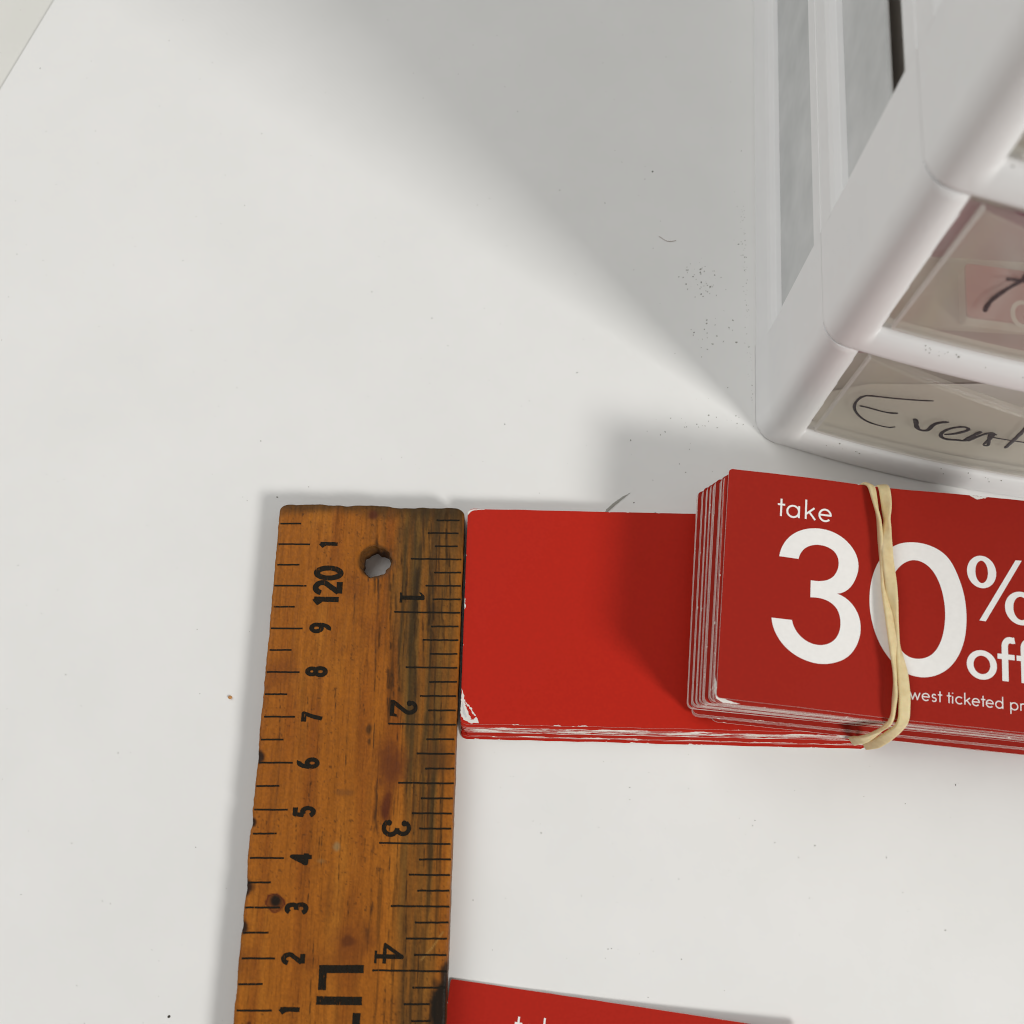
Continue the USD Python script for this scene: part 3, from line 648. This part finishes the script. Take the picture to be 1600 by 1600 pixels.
fb, bb = wrap([(38.9, -51.6, zc - .6), (38.9, -52.6, zc - 5), (38.7, -53.6, zc - 10), (38.2, -54.4, zc - 14.2), (37.7, -54.2, ZB - .9)], [(34.3, .55, zc - .4), (34.3, .9, zc - 8), (34.3, .9, ZB + 1)], [-180, -200, -215, -230, -250], [0, 0, 0])
sa = resample(list(reversed(ba)) + ka + fa); sb = resample(list(reversed(bb)) + kb + fb)
m1 = ribbon(sa[:, :3], sa[:, 3]); m2 = ribbon(sb[:, :3], sb[:, 3])
bandm = trimesh.util.concatenate([trimesh.Trimesh(*m1, process=False), trimesh.Trimesh(*m2, process=False)])
tag(obj('rubber_band', bandm, M['rubber'], smooth=50), 'tan rubber band, twisted double, wrapped around the bundle of red coupons', 'rubber band')

# ------------------------------------------------------------------ drawer unit
CR = -2.3; CO = np.array([73.0, 20.0, 0.0])
cab = thing('drawer_unit', 'white plastic desktop drawer unit with frosted drawers marked in black pen', 'drawers', tuple(CO*MM), math.radians(CR))
FW, FD, LV = 184.0, 205.0, 53.5
RA, RC = 333.0, np.array([92.0, -11.25 + 333.0])
def front_y(x, inset=0.0):
    r_ = RA - inset; return RC[1] - np.sqrt(r_*r_ - (x - RC[0])**2)
def outline(n_side=16, back=27.0):
    """Left half of the plan outline from the pillar's back edge round the corner to the middle, with outward normals and the x of each point."""
    # fillet between x = 0 and the front arc
    r_ = 6.2
    # centre at (r_, yc): distance from RC is RA - r_
    yc = RC[1] - math.sqrt((RA - r_)**2 - (r_ - RC[0])**2)
    th_end = math.atan2(yc - RC[1], r_ - RC[0])      # direction from RC to the fillet centre = outward normal at tangency
    P, N = [], []
    for y in np.linspace(back, yc, n_side, endpoint=False): P.append((0, y)); N.append((-1, 0))
    a0, a1 = math.pi, th_end % (2*math.pi)
    for a in np.linspace(a0, a1, 26): P.append((r_ + r_*math.cos(a), yc + r_*math.sin(a))); N.append((math.cos(a), math.sin(a)))
    xs = P[-1][0]
    xx = np.concatenate([np.linspace(xs + .12, 14, 44), np.linspace(14.8, RC[0], 80)])
    for x in xx:
        y = front_y(x); v = np.array([x, y]) - RC; v /= np.linalg.norm(v); P.append((x, y)); N.append(tuple(v))
    return np.array(P), np.array(N)
OP, ON = outline()
def win_x(z):                                            # left edge of the drawer opening, leaning in a touch
    return 8.25 - 0.9*np.clip((z - 7)/46, 0, 1)
WZ = 7.4                                                 # bottom of the opening above the level's foot
def frame_skin(level, mirror):
    """Pillar and lower lip of one level as a thick skin with a rolled rim round the opening."""
    z0 = level*LV
    zs = np.unique(np.concatenate([[0, .25, .6, 1.1], np.linspace(1.6, WZ + .0, 22), np.linspace(WZ, LV, 60)]))
    P, N = OP, ON
    nx, nz = len(P), len(zs)
    Xc = P[:, 0][:, None] + 0*zs[None, :]; Z = zs[None, :] + 0*Xc
    isf = np.arange(nx)[:, None] >= 16 + 14
    wx = win_x(Z)
    ds = np.where(isf, np.maximum(0, wx - Xc)/3.6, 5.0); ds = np.where(Xc > wx, 0, ds)
    dz = np.maximum(0, WZ - Z)/6.8
    p = np.hypot(ds, dz)
    hole = (p <= 1e-9) & isf
    t = np.clip(1 - p, 0, 1)
    inset = 2.6*(1 - np.sqrt(np.maximum(0, 1 - t**2.2)))
    # foot rounding and the flare of the lowest level
    foot = np.clip(1 - Z/1.6, 0, 1); inset = inset + 1.0*(1 - np.sqrt(np.maximum(0, 1 - foot**2)))*np.clip(-N[:, 1]*1.3, 0, 1)[:, None]
    flare = (1.5 if level == 0 else 0.0)*np.clip(1 - Z/9, 0, 1)**1.2
    sidew = np.clip(-N[:, 0], 0, 1)[:, None]
    inset = inset - flare*sidew
    # top of each level tucks in under the next one
    tuck = np.clip((Z - (LV - .9))/.9, 0, 1); inset = inset + .35*tuck**2*np.clip(-N[:, 1] - .25, 0, 1)[:, None]
    V = np.stack([Xc - N[:, 0][:, None]*inset, P[:, 1][:, None] - N[:, 1][:, None]*inset, Z], -1)
    # snap the opening's rim exactly
    cell = hole[:-1, :-1] & hole[1:, :-1] & hole[1:, 1:] & hole[:-1, 1:]
    back = np.stack([Xc - N[:, 0][:, None]*5.2, P[:, 1][:, None] - N[:, 1][:, None]*5.2 + 0*Z, Z], -1)
    A = V.reshape(-1, 3); B = back.reshape(-1, 3)
    fa_ = grid_faces(nx, nz, ~cell); fb_ = grid_faces(nx, nz, ~cell, flip=True) + len(A)
    # walls along the boundary of the kept cells
    f = np.concatenate([fa_, fb_])
    e = np.concatenate([fa_[:, [0, 1]], fa_[:, [1, 2]], fa_[:, [2, 0]]])
    key = {}
    for a, b_ in e:
        k = (min(a, b_), max(a, b_)); key[k] = None if k in key else (a, b_)
    w = []
    for v in key.values():
        if v is not None:
            a, b_ = v; w += [[a, b_ + len(A), b_], [a, a + len(A), b_ + len(A)]]
    V = np.concatenate([A, B]); V[:, 2] += z0
    F = np.concatenate([f, np.array(w)])
    if mirror: V[:, 0] = FW - V[:, 0]; F = F[:, ::-1]
    return trimesh.Trimesh(V*MM, F[:, ::-1], process=False)
def prism(profile, y0, y1, mirror=False, dy=0):
    g = trimesh.creation.extrude_polygon(Polygon(profile), y1 - y0, engine='earcut')
    v = g.vertices.copy(); v = np.stack([v[:, 0], y0 + v[:, 2], v[:, 1]], -1); f = g.faces[:, ::-1].copy()
    if mirror: v[:, 0] = FW - v[:, 0]; f = f[:, ::-1]
    return trimesh.Trimesh(v*MM, f, process=False)
def bx(x0, y0, z0, x1, y1, z1):
    m = trimesh.creation.box((x1 - x0, y1 - y0, z1 - z0)); m.apply_translation(((x0 + x1)/2, (y0 + y1)/2, (z0 + z1)/2)); m.apply_scale(MM); return m
def rounded(profile, r=.6): return Polygon(profile).buffer(-r).buffer(r, 6)
for lv in range(3):
    z0 = lv*LV
    for mir in (False, True):
        obj('front_frame', frame_skin(lv, mir), M['plastic'], cab, smooth=38)
        fl = 1.5 if lv == 0 else 0.0
        lo = rounded([(-fl, z0 + .02), (-fl*.55, z0 + 3.5), (-.05, z0 + 7.2), (.5, z0 + 8.6), (1.6, z0 + 9.7), (2.8, z0 + 9.9), (6.6, z0 + 9.9), (6.6, z0 + .02)], .5)
        obj('side_rail', prism(list(lo.exterior.coords), 26.6, FD, mir), M['plastic'], cab, smooth=45)
        hi = rounded([(0, z0 + 48.2), (0, z0 + LV - .05), (6.6, z0 + LV - .05), (6.6, z0 + 48.2)], .3)
        obj('side_rail', prism(list(hi.exterior.coords), 26.6, FD, mir), M['plastic'], cab, smooth=45)
        pt = z0 + (37.0 if lv == 0 else 31.6)
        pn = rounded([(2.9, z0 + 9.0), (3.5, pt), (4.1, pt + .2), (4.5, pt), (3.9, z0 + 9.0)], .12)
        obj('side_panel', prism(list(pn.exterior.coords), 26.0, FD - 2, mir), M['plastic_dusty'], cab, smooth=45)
obj('back_panel', bx(0.3, FD - 2.5, 0.2, FW - 0.3, FD - .2, 3*LV), M['plastic'], cab)
tp = Polygon([(x, float(front_y(x))) for x in np.linspace(5, FW - 5, 60)] + [(FW, 8), (FW, FD), (0, FD), (0, 8)]).buffer(-1).buffer(1)
obj('top_panel', flat(tp, 4.0, 3*LV + .2), M['plastic'], cab)

def arc_sheet(x0f, x1f, zbf, ztf, inset, thick, n=70, nz=14):
    """A curved sheet that follows the front; limits may be functions of z or x."""
    U = np.linspace(0, 1, n); Wv = np.linspace(0, 1, nz); V = []
    for face in (0, 1):
        for u in U:
            for w in Wv:
                x = x0f + (x1f - x0f)*u; zz = zbf + (ztf(x) - zbf)*w
                V.append((x, float(front_y(x, inset + face*thick)), zz))
    V = np.array(V); A = grid_faces(n, nz); B = grid_faces(n, nz, flip=True) + n*nz
    key = {}
    for a, b_ in np.concatenate([A[:, [0, 1]], A[:, [1, 2]], A[:, [2, 0]]]):
        k = (min(a, b_), max(a, b_)); key[k] = None if k in key else (a, b_)
    w = [q for v in key.values() if v for q in ([v[0], v[1] + n*nz, v[1]], [v[0], v[0] + n*nz, v[1] + n*nz])]
    F = np.concatenate([A, B, np.array(w)])
    return trimesh.Trimesh(V*MM, F, process=False)
def scoop(z0):
    return lambda x: z0 + 49.6 - np.clip(.26*(min(x, FW - x) - 11), 0, 9.0) - np.clip(.06*(min(x, FW - x) - 45), 0, 2.5)
def pen(parent, lines, z0, w=1.25):
    parts = []
    for l, ww in lines:
        l = smooth_path(l, 26) if len(l) > 2 else np.asarray(l, float)
        p3 = [np.array([x, float(front_y(x, 2.02)), z]) for x, z in l]
        pts = np.array(p3); T_ = np.gradient(pts, axis=0); T_ /= np.linalg.norm(T_, axis=1)[:, None]
        k = 8; a = np.linspace(0, 2*np.pi, k, endpoint=False); sec = []
        for i, q in enumerate(pts):
            nrm = np.array([q[0] - RC[0], q[1] - RC[1], 0]); nrm /= np.linalg.norm(nrm)
            s = np.cross(T_[i], nrm); s /= np.linalg.norm(s)
            wi = w*ww*(.75 + .5*meshkit.noise(np.array([i*.23, q[0], q[2]]), 5))
            if i in (0, len(pts) - 1): wi *= .6
            sec.append(q + np.outer(np.cos(a), s)*wi/2 + np.outer(np.sin(a), nrm)*.06)
        V = np.concatenate(sec); f = []
        n = len(pts)
        for i in range(n - 1):
            for j in range(k):
                q = (j + 1) % k; f += [[i*k + j, i*k + q, (i+1)*k + q], [i*k + j, (i+1)*k + q, (i+1)*k + j]]
        for j in range(1, k - 1): f += [[0, j + 1, j], [(n-1)*k, (n-1)*k + j, (n-1)*k + j + 1]]
        parts.append(trimesh.Trimesh(V*MM, np.array(f), process=False))
    return trimesh.util.concatenate(parts)
LETTERS = [
 ('letter_e_capital', [([(27.49, 38.76), (23.61, 36.91), (19.7, 35.33), (16.77, 34.25), (14.96, 33.3), (14.17, 31.04), (14.21, 28.16), (14.73, 26.13), (15.89, 24.11), (17.54, 22.39), (19.82, 21.23), (22.43, 21.01), (24.22, 21.31), (25.12, 22.36)], .55),
   ([(15.31, 27.92), (18.16, 28.18), (21.21, 28.27), (23.32, 29.29)], .62)]),
 ('letter_v', [([(27.11, 28.54), (28.47, 26.1), (30.56, 23.81), (31.12, 23.99), (31.59, 26.84), (32.38, 29.57), (33.9, 30.74)], .85)]),
 ('letter_e', [([(35.35, 24.31), (37.0, 25.65), (38.29, 27.77), (38.68, 29.42), (37.95, 30.08), (36.42, 29.36), (35.1, 27.31), (34.64, 25.34), (34.94, 23.37), (35.82, 22.33), (37.11, 22.24), (38.74, 22.86), (40.23, 23.03)], .75)]),
 ('letter_n', [([(40.23, 23.03), (40.72, 26.36), (41.37, 29.53)], .85), ([(40.99, 23.47), (42.06, 27.54), (42.86, 29.25), (44.51, 23.24)], .7), ([(44.6, 23.03), (43.84, 27.67), (43.74, 29.32), (44.81, 29.3)], .6)]),
 ('letter_t', [([(44.09, 27.81), (47.43, 27.87), (51.29, 28.1), (53.77, 28.01)], .5), ([(47.94, 37.24), (48.47, 33.86), (48.91, 28.63), (49.21, 23.53)], .75)])]
MIDPEN = [('pen_stroke', [([(21.14, 86.95), (22.35, 87.36), (23.99, 87.68), (25.99, 88.05)], .8)]),
          ('pen_stroke', [([(23.09, 89.63), (23.51, 87.85), (22.98, 85.97), (22.24, 83.11), (21.81, 80.33), (21.88, 77.74), (22.33, 75.96)], .75)])]
for lv in range(3):
    z0 = lv*LV
    # drawer: bin with its front, all one drawer
    bn = trimesh.util.concatenate([bx(9.5, 4.5, z0 + 3.0, FW - 9.5, FD - 8, z0 + 4.2), bx(9.0, 9.0, z0 + 4.3, 10.4, FD - 8, z0 + 44), bx(FW - 10.4, 9.0, z0 + 4.3, FW - 9.0, FD - 8, z0 + 44),
                                   bx(10.5, FD - 9.6, z0 + 4.3, FW - 10.5, FD - 8.1, z0 + 44), bx(6.9, 9.0, z0 + 44.1, 10.4, FD - 8, z0 + 45.4)])
    dr = obj('drawer', bn, M['frost_bin'], cab, label=('lowest drawer, marked in black pen' if lv == 0 else 'middle drawer with a black pen mark' if lv == 1 else 'top drawer'))
    tz = scoop(z0)
    obj('drawer_front', arc_sheet(7.9, FW - 7.9, z0 + 6.6, tz, 2.9, 1.0), M['frost'], dr, smooth=40)
    tin = lambda x, tz=tz: tz(x) - 1.2
    obj('raised_panel', arc_sheet(10.9, FW - 10.9, z0 + 9.3, tin, 2.15, .7), M['frost'], dr, smooth=40)
    obj('front_lip', arc_sheet(8.4, FW - 8.4, z0 + 45.2, lambda x, z0=z0: z0 + 46.4, 6.5, 1.0, nz=2), M['frost_rim'], dr)
    rim = trimesh.util.concatenate([arc_sheet(10.5, FW - 10.5, z0 + 8.75, lambda x, z0=z0: z0 + 9.3, 1.95, .8, nz=2),
                                    arc_sheet(10.3, 10.85, z0 + 9.32, tz, 1.95, .8, n=3), arc_sheet(FW - 10.85, FW - 10.3, z0 + 9.32, tz, 1.95, .8, n=3)])
    obj('panel_rim', rim, M['frost_rim'], dr, smooth=40)
    q = np.random.default_rng(60 + lv); sp = []
    for _ in range(26):
        x = q.choice([q.normal(20, 3), q.normal(48, 5), q.uniform(10, 90)]); zz = q.normal(6.3, .5)
        b_ = trimesh.creation.icosphere(0, abs(q.normal(.09, .05)) + .04); t_ = max(0, 1 - max(0, WZ - zz)/6.8)
        b_.apply_translation((x, float(front_y(x, 2.6*(1 - math.sqrt(max(0, 1 - t_**2.2))))), z0 + zz)); sp.append(b_)
    sp = trimesh.util.concatenate(sp); sp.apply_scale(MM)
    tag(obj('dirt_specks', sp, M['speck_grey'], cab), kind='stuff')
    for nm, ls in (LETTERS if lv == 0 else MIDPEN if lv == 1 else []):
        obj(nm, pen(dr, ls, z0), M['marker'], dr, smooth=60)

# what lies in the drawers
def at_cab(x, y, z): 
    a = math.radians(CR); return ((CO[0] + x*math.cos(a) - y*math.sin(a))*MM, (CO[1] + x*math.sin(a) + y*math.cos(a))*MM, z*MM)
pp = Polygon([(11.5, 3.5), (60, -3.5), (110, -4), (110, 22), (60, 18.5), (38, 16.8), (26, 16.2), (18, 14.0), (11.5, 12)])
tag(obj('paper_sheet', flat(pp, .5, 0), M['pale_paper'], loc=at_cab(0, 0, 4.4), rz=math.radians(CR)), 'pale paper lying in the lowest drawer behind its written front', 'paper')
tag(obj('plum_bundle', flat(rounded([(12, 24), (118, 26), (118, 120), (12, 120)], 2), 24, 0), M['plum'], loc=at_cab(0, 0, 5.2), rz=math.radians(CR)), 'dark plum bundle at the back of the lowest drawer', 'bundle')
st2 = thing('coupon_stack', 'short stack of red cards seen through the frosted middle drawer front', 'card stack', at_cab(26.0, 5.2, LV + 4.3), math.radians(CR))
for i in range(5):
    obj('card', flat(rounded([(-.3 + .1*(i % 2), 0), (62, -5), (62, 6), (0, 11.6)], .8), .7, i*.75), M['drawer_red'] if i == 4 else M['pale_paper'], st2)
nm_ = strokes([arc(10.5, 1.0, 2.0, 2.6, 0, 360, 30)], .9)
obj('printed_ring', flat(nm_.intersection(sbox(-5, -2.0, 60, 12)), .04, 4*.75 + .72), M['print'], st2)
tag(obj('plum_bundle', flat(rounded([(13, 20), (120, 20), (120, 130), (13, 130)], 2), 22, 0), M['plum'], loc=at_cab(0, 0, LV + 4.4), rz=math.radians(CR)), 'dark plum bundle behind the red card stack in the middle drawer', 'bundle')

# ------------------------------------------------------------------ small things on the board
def specks(pts, name, material, label):
    parts = []
    for x, y, r_ in pts:
        k = 6; a = np.linspace(0, 2*np.pi, k, endpoint=False) + rng.uniform(0, 6)
        rr = r_*rng.uniform(.5, 1.2, k); el = rng.uniform(.25, 1.0); th = rng.uniform(0, 3.14)
        q = np.stack([rr*np.cos(a), rr*el*np.sin(a)], -1)@np.array([[math.cos(th), math.sin(th)], [-math.sin(th), math.cos(th)]])
        V = np.array([(x, y, .05 + r_*.35)] + [(x + u, y + v, .012) for u, v in q])
        f = [[0, 1 + j, 1 + (j + 1) % k] for j in range(k)]
        parts.append(trimesh.Trimesh(V*MM, np.array(f), process=False))
    tag(obj(name, trimesh.util.concatenate(parts), material), label, 'dust', kind='stuff')
dark = [(47.2, 98.4, .30), (45.1, 95.9, .17), (69.5, 76.6, .25), (59.3, 65.0, .30), (62.9, 67.3, .28), (57.2, 66.7, .2), (59.2, 61.6, .2), (57.0, 50.5, .22), (58.8, 46.3, .15), (-10.5, 52.9, .26), (-58.8, -112.5, .42),
        (27.0, 38.5, .2), (49, 23.0, .25), (40.4, 20.5, .25), (52.4, 14.5, .2), (46.2, 1.7, .25), (41.0, 4.2, .22), (9, 24, .2), (96, -77, .24), (113, -61, .22), (60, 1.5, .2)]
grey = []
r3 = np.random.default_rng(33)
for cx, cy, sx, sy, n in ((59.5, 66, 4.5, 4.0, 46), (61.5, 50, 4.5, 3.5, 22), (70, 75, 2, 2, 6), (52, 25.5, 7, 1.5, 16), (-51, 2, 5, 8, 6), (65, 26, 3, 1.2, 8)):
    grey += [(r3.normal(cx, sx*.8), r3.normal(cy, sy*.8), abs(r3.normal(.14, .08)) + .06) for _ in range(n)]
for _ in range(90): grey.append((71.6 - abs(r3.normal(0, .8)) + .04*max(0, 0), r3.uniform(28, 90), abs(r3.normal(.08, .05)) + .04))
for _ in range(40): grey.append((r3.uniform(84, 126), 0, abs(r3.normal(.08, .05)) + .04)); grey[-1] = (grey[-1][0], float(13.5 - .13*(grey[-1][0] - 84) - abs(r3.normal(0, 1.6))), grey[-1][2])
for _ in range(330): grey.append((r3.uniform(-135, 72), r3.uniform(-118, 150), abs(r3.normal(.07, .05)) + .04))
for _ in range(60): grey.append((r3.uniform(2, 120), r3.uniform(-100, -56), abs(r3.normal(.07, .05)) + .04))
grey = [g for g in grey if not (-46 < g[0] < 1 and g[1] < 1) and not (0 < g[0] and -55 < g[1] < 1) and not (g[0] > 71.5 and g[1] > 8)]
specks(dark, 'dark_specks', M['speck'], 'scattered dark specks of dirt on the white board')
specks(grey, 'dust_specks', M['speck_grey'], 'fine grey dust on the white board, thickest by the drawer unit')
def fibre(name, pts, r_, material, label, cat):
    p = smooth_path(pts, 24); V, f = [], []
    T_ = np.gradient(p, axis=0); T_ /= np.linalg.norm(T_, axis=1)[:, None]; k = 6; a = np.linspace(0, 2*np.pi, k, endpoint=False)
    for q, t in zip(p, T_):
        n = np.array([-t[1], t[0], 0.0]); 
        V += [np.array([q[0], q[1], r_ + .02]) + n*r_*math.cos(u) + np.array([0, 0, r_*math.sin(u)]) for u in a]
    for i in range(len(p) - 1):
        for j in range(k):
            q = (j + 1) % k; f += [[i*k + j, i*k + q, (i+1)*k + q], [i*k + j, (i+1)*k + q, (i+1)*k + j]]
    tag(obj(name, (np.array(V)*MM, np.array(f)), material, smooth=True), label, cat)
fibre('loose_fibre', [(48.5, 78.4), (49.6, 77.6), (50.8, 77.0), (52.0, 77.0), (53.0, 77.3)], .055, M['hair'], 'short curved brown fibre on the board left of the drawer unit', 'fibre')
tag(obj('crumb', trimesh.Trimesh(*(lambda s: (s.vertices*[.5, .4, .25]*MM, s.faces))(trimesh.creation.icosphere(1, 1.0))), M['crumb'], loc=(-52.6*MM, -45.2*MM, .26*MM)), 'tiny orange crumb on the board left of the yardstick', 'crumb')
sc = Polygon([(33.9, 1.4), (34.6, 1.7), (36.6, 3.6), (38.6, 5.4), (40.0, 6.6), (38.2, 5.6), (36.0, 3.9), (34.3, 2.4)])
tag(obj('dark_splinter', flat(rough_edge(sc, .08, 2), .12, .01), M['speck_grey']), 'thin dark splinter mark sticking out above the flat red stack', 'splinter')
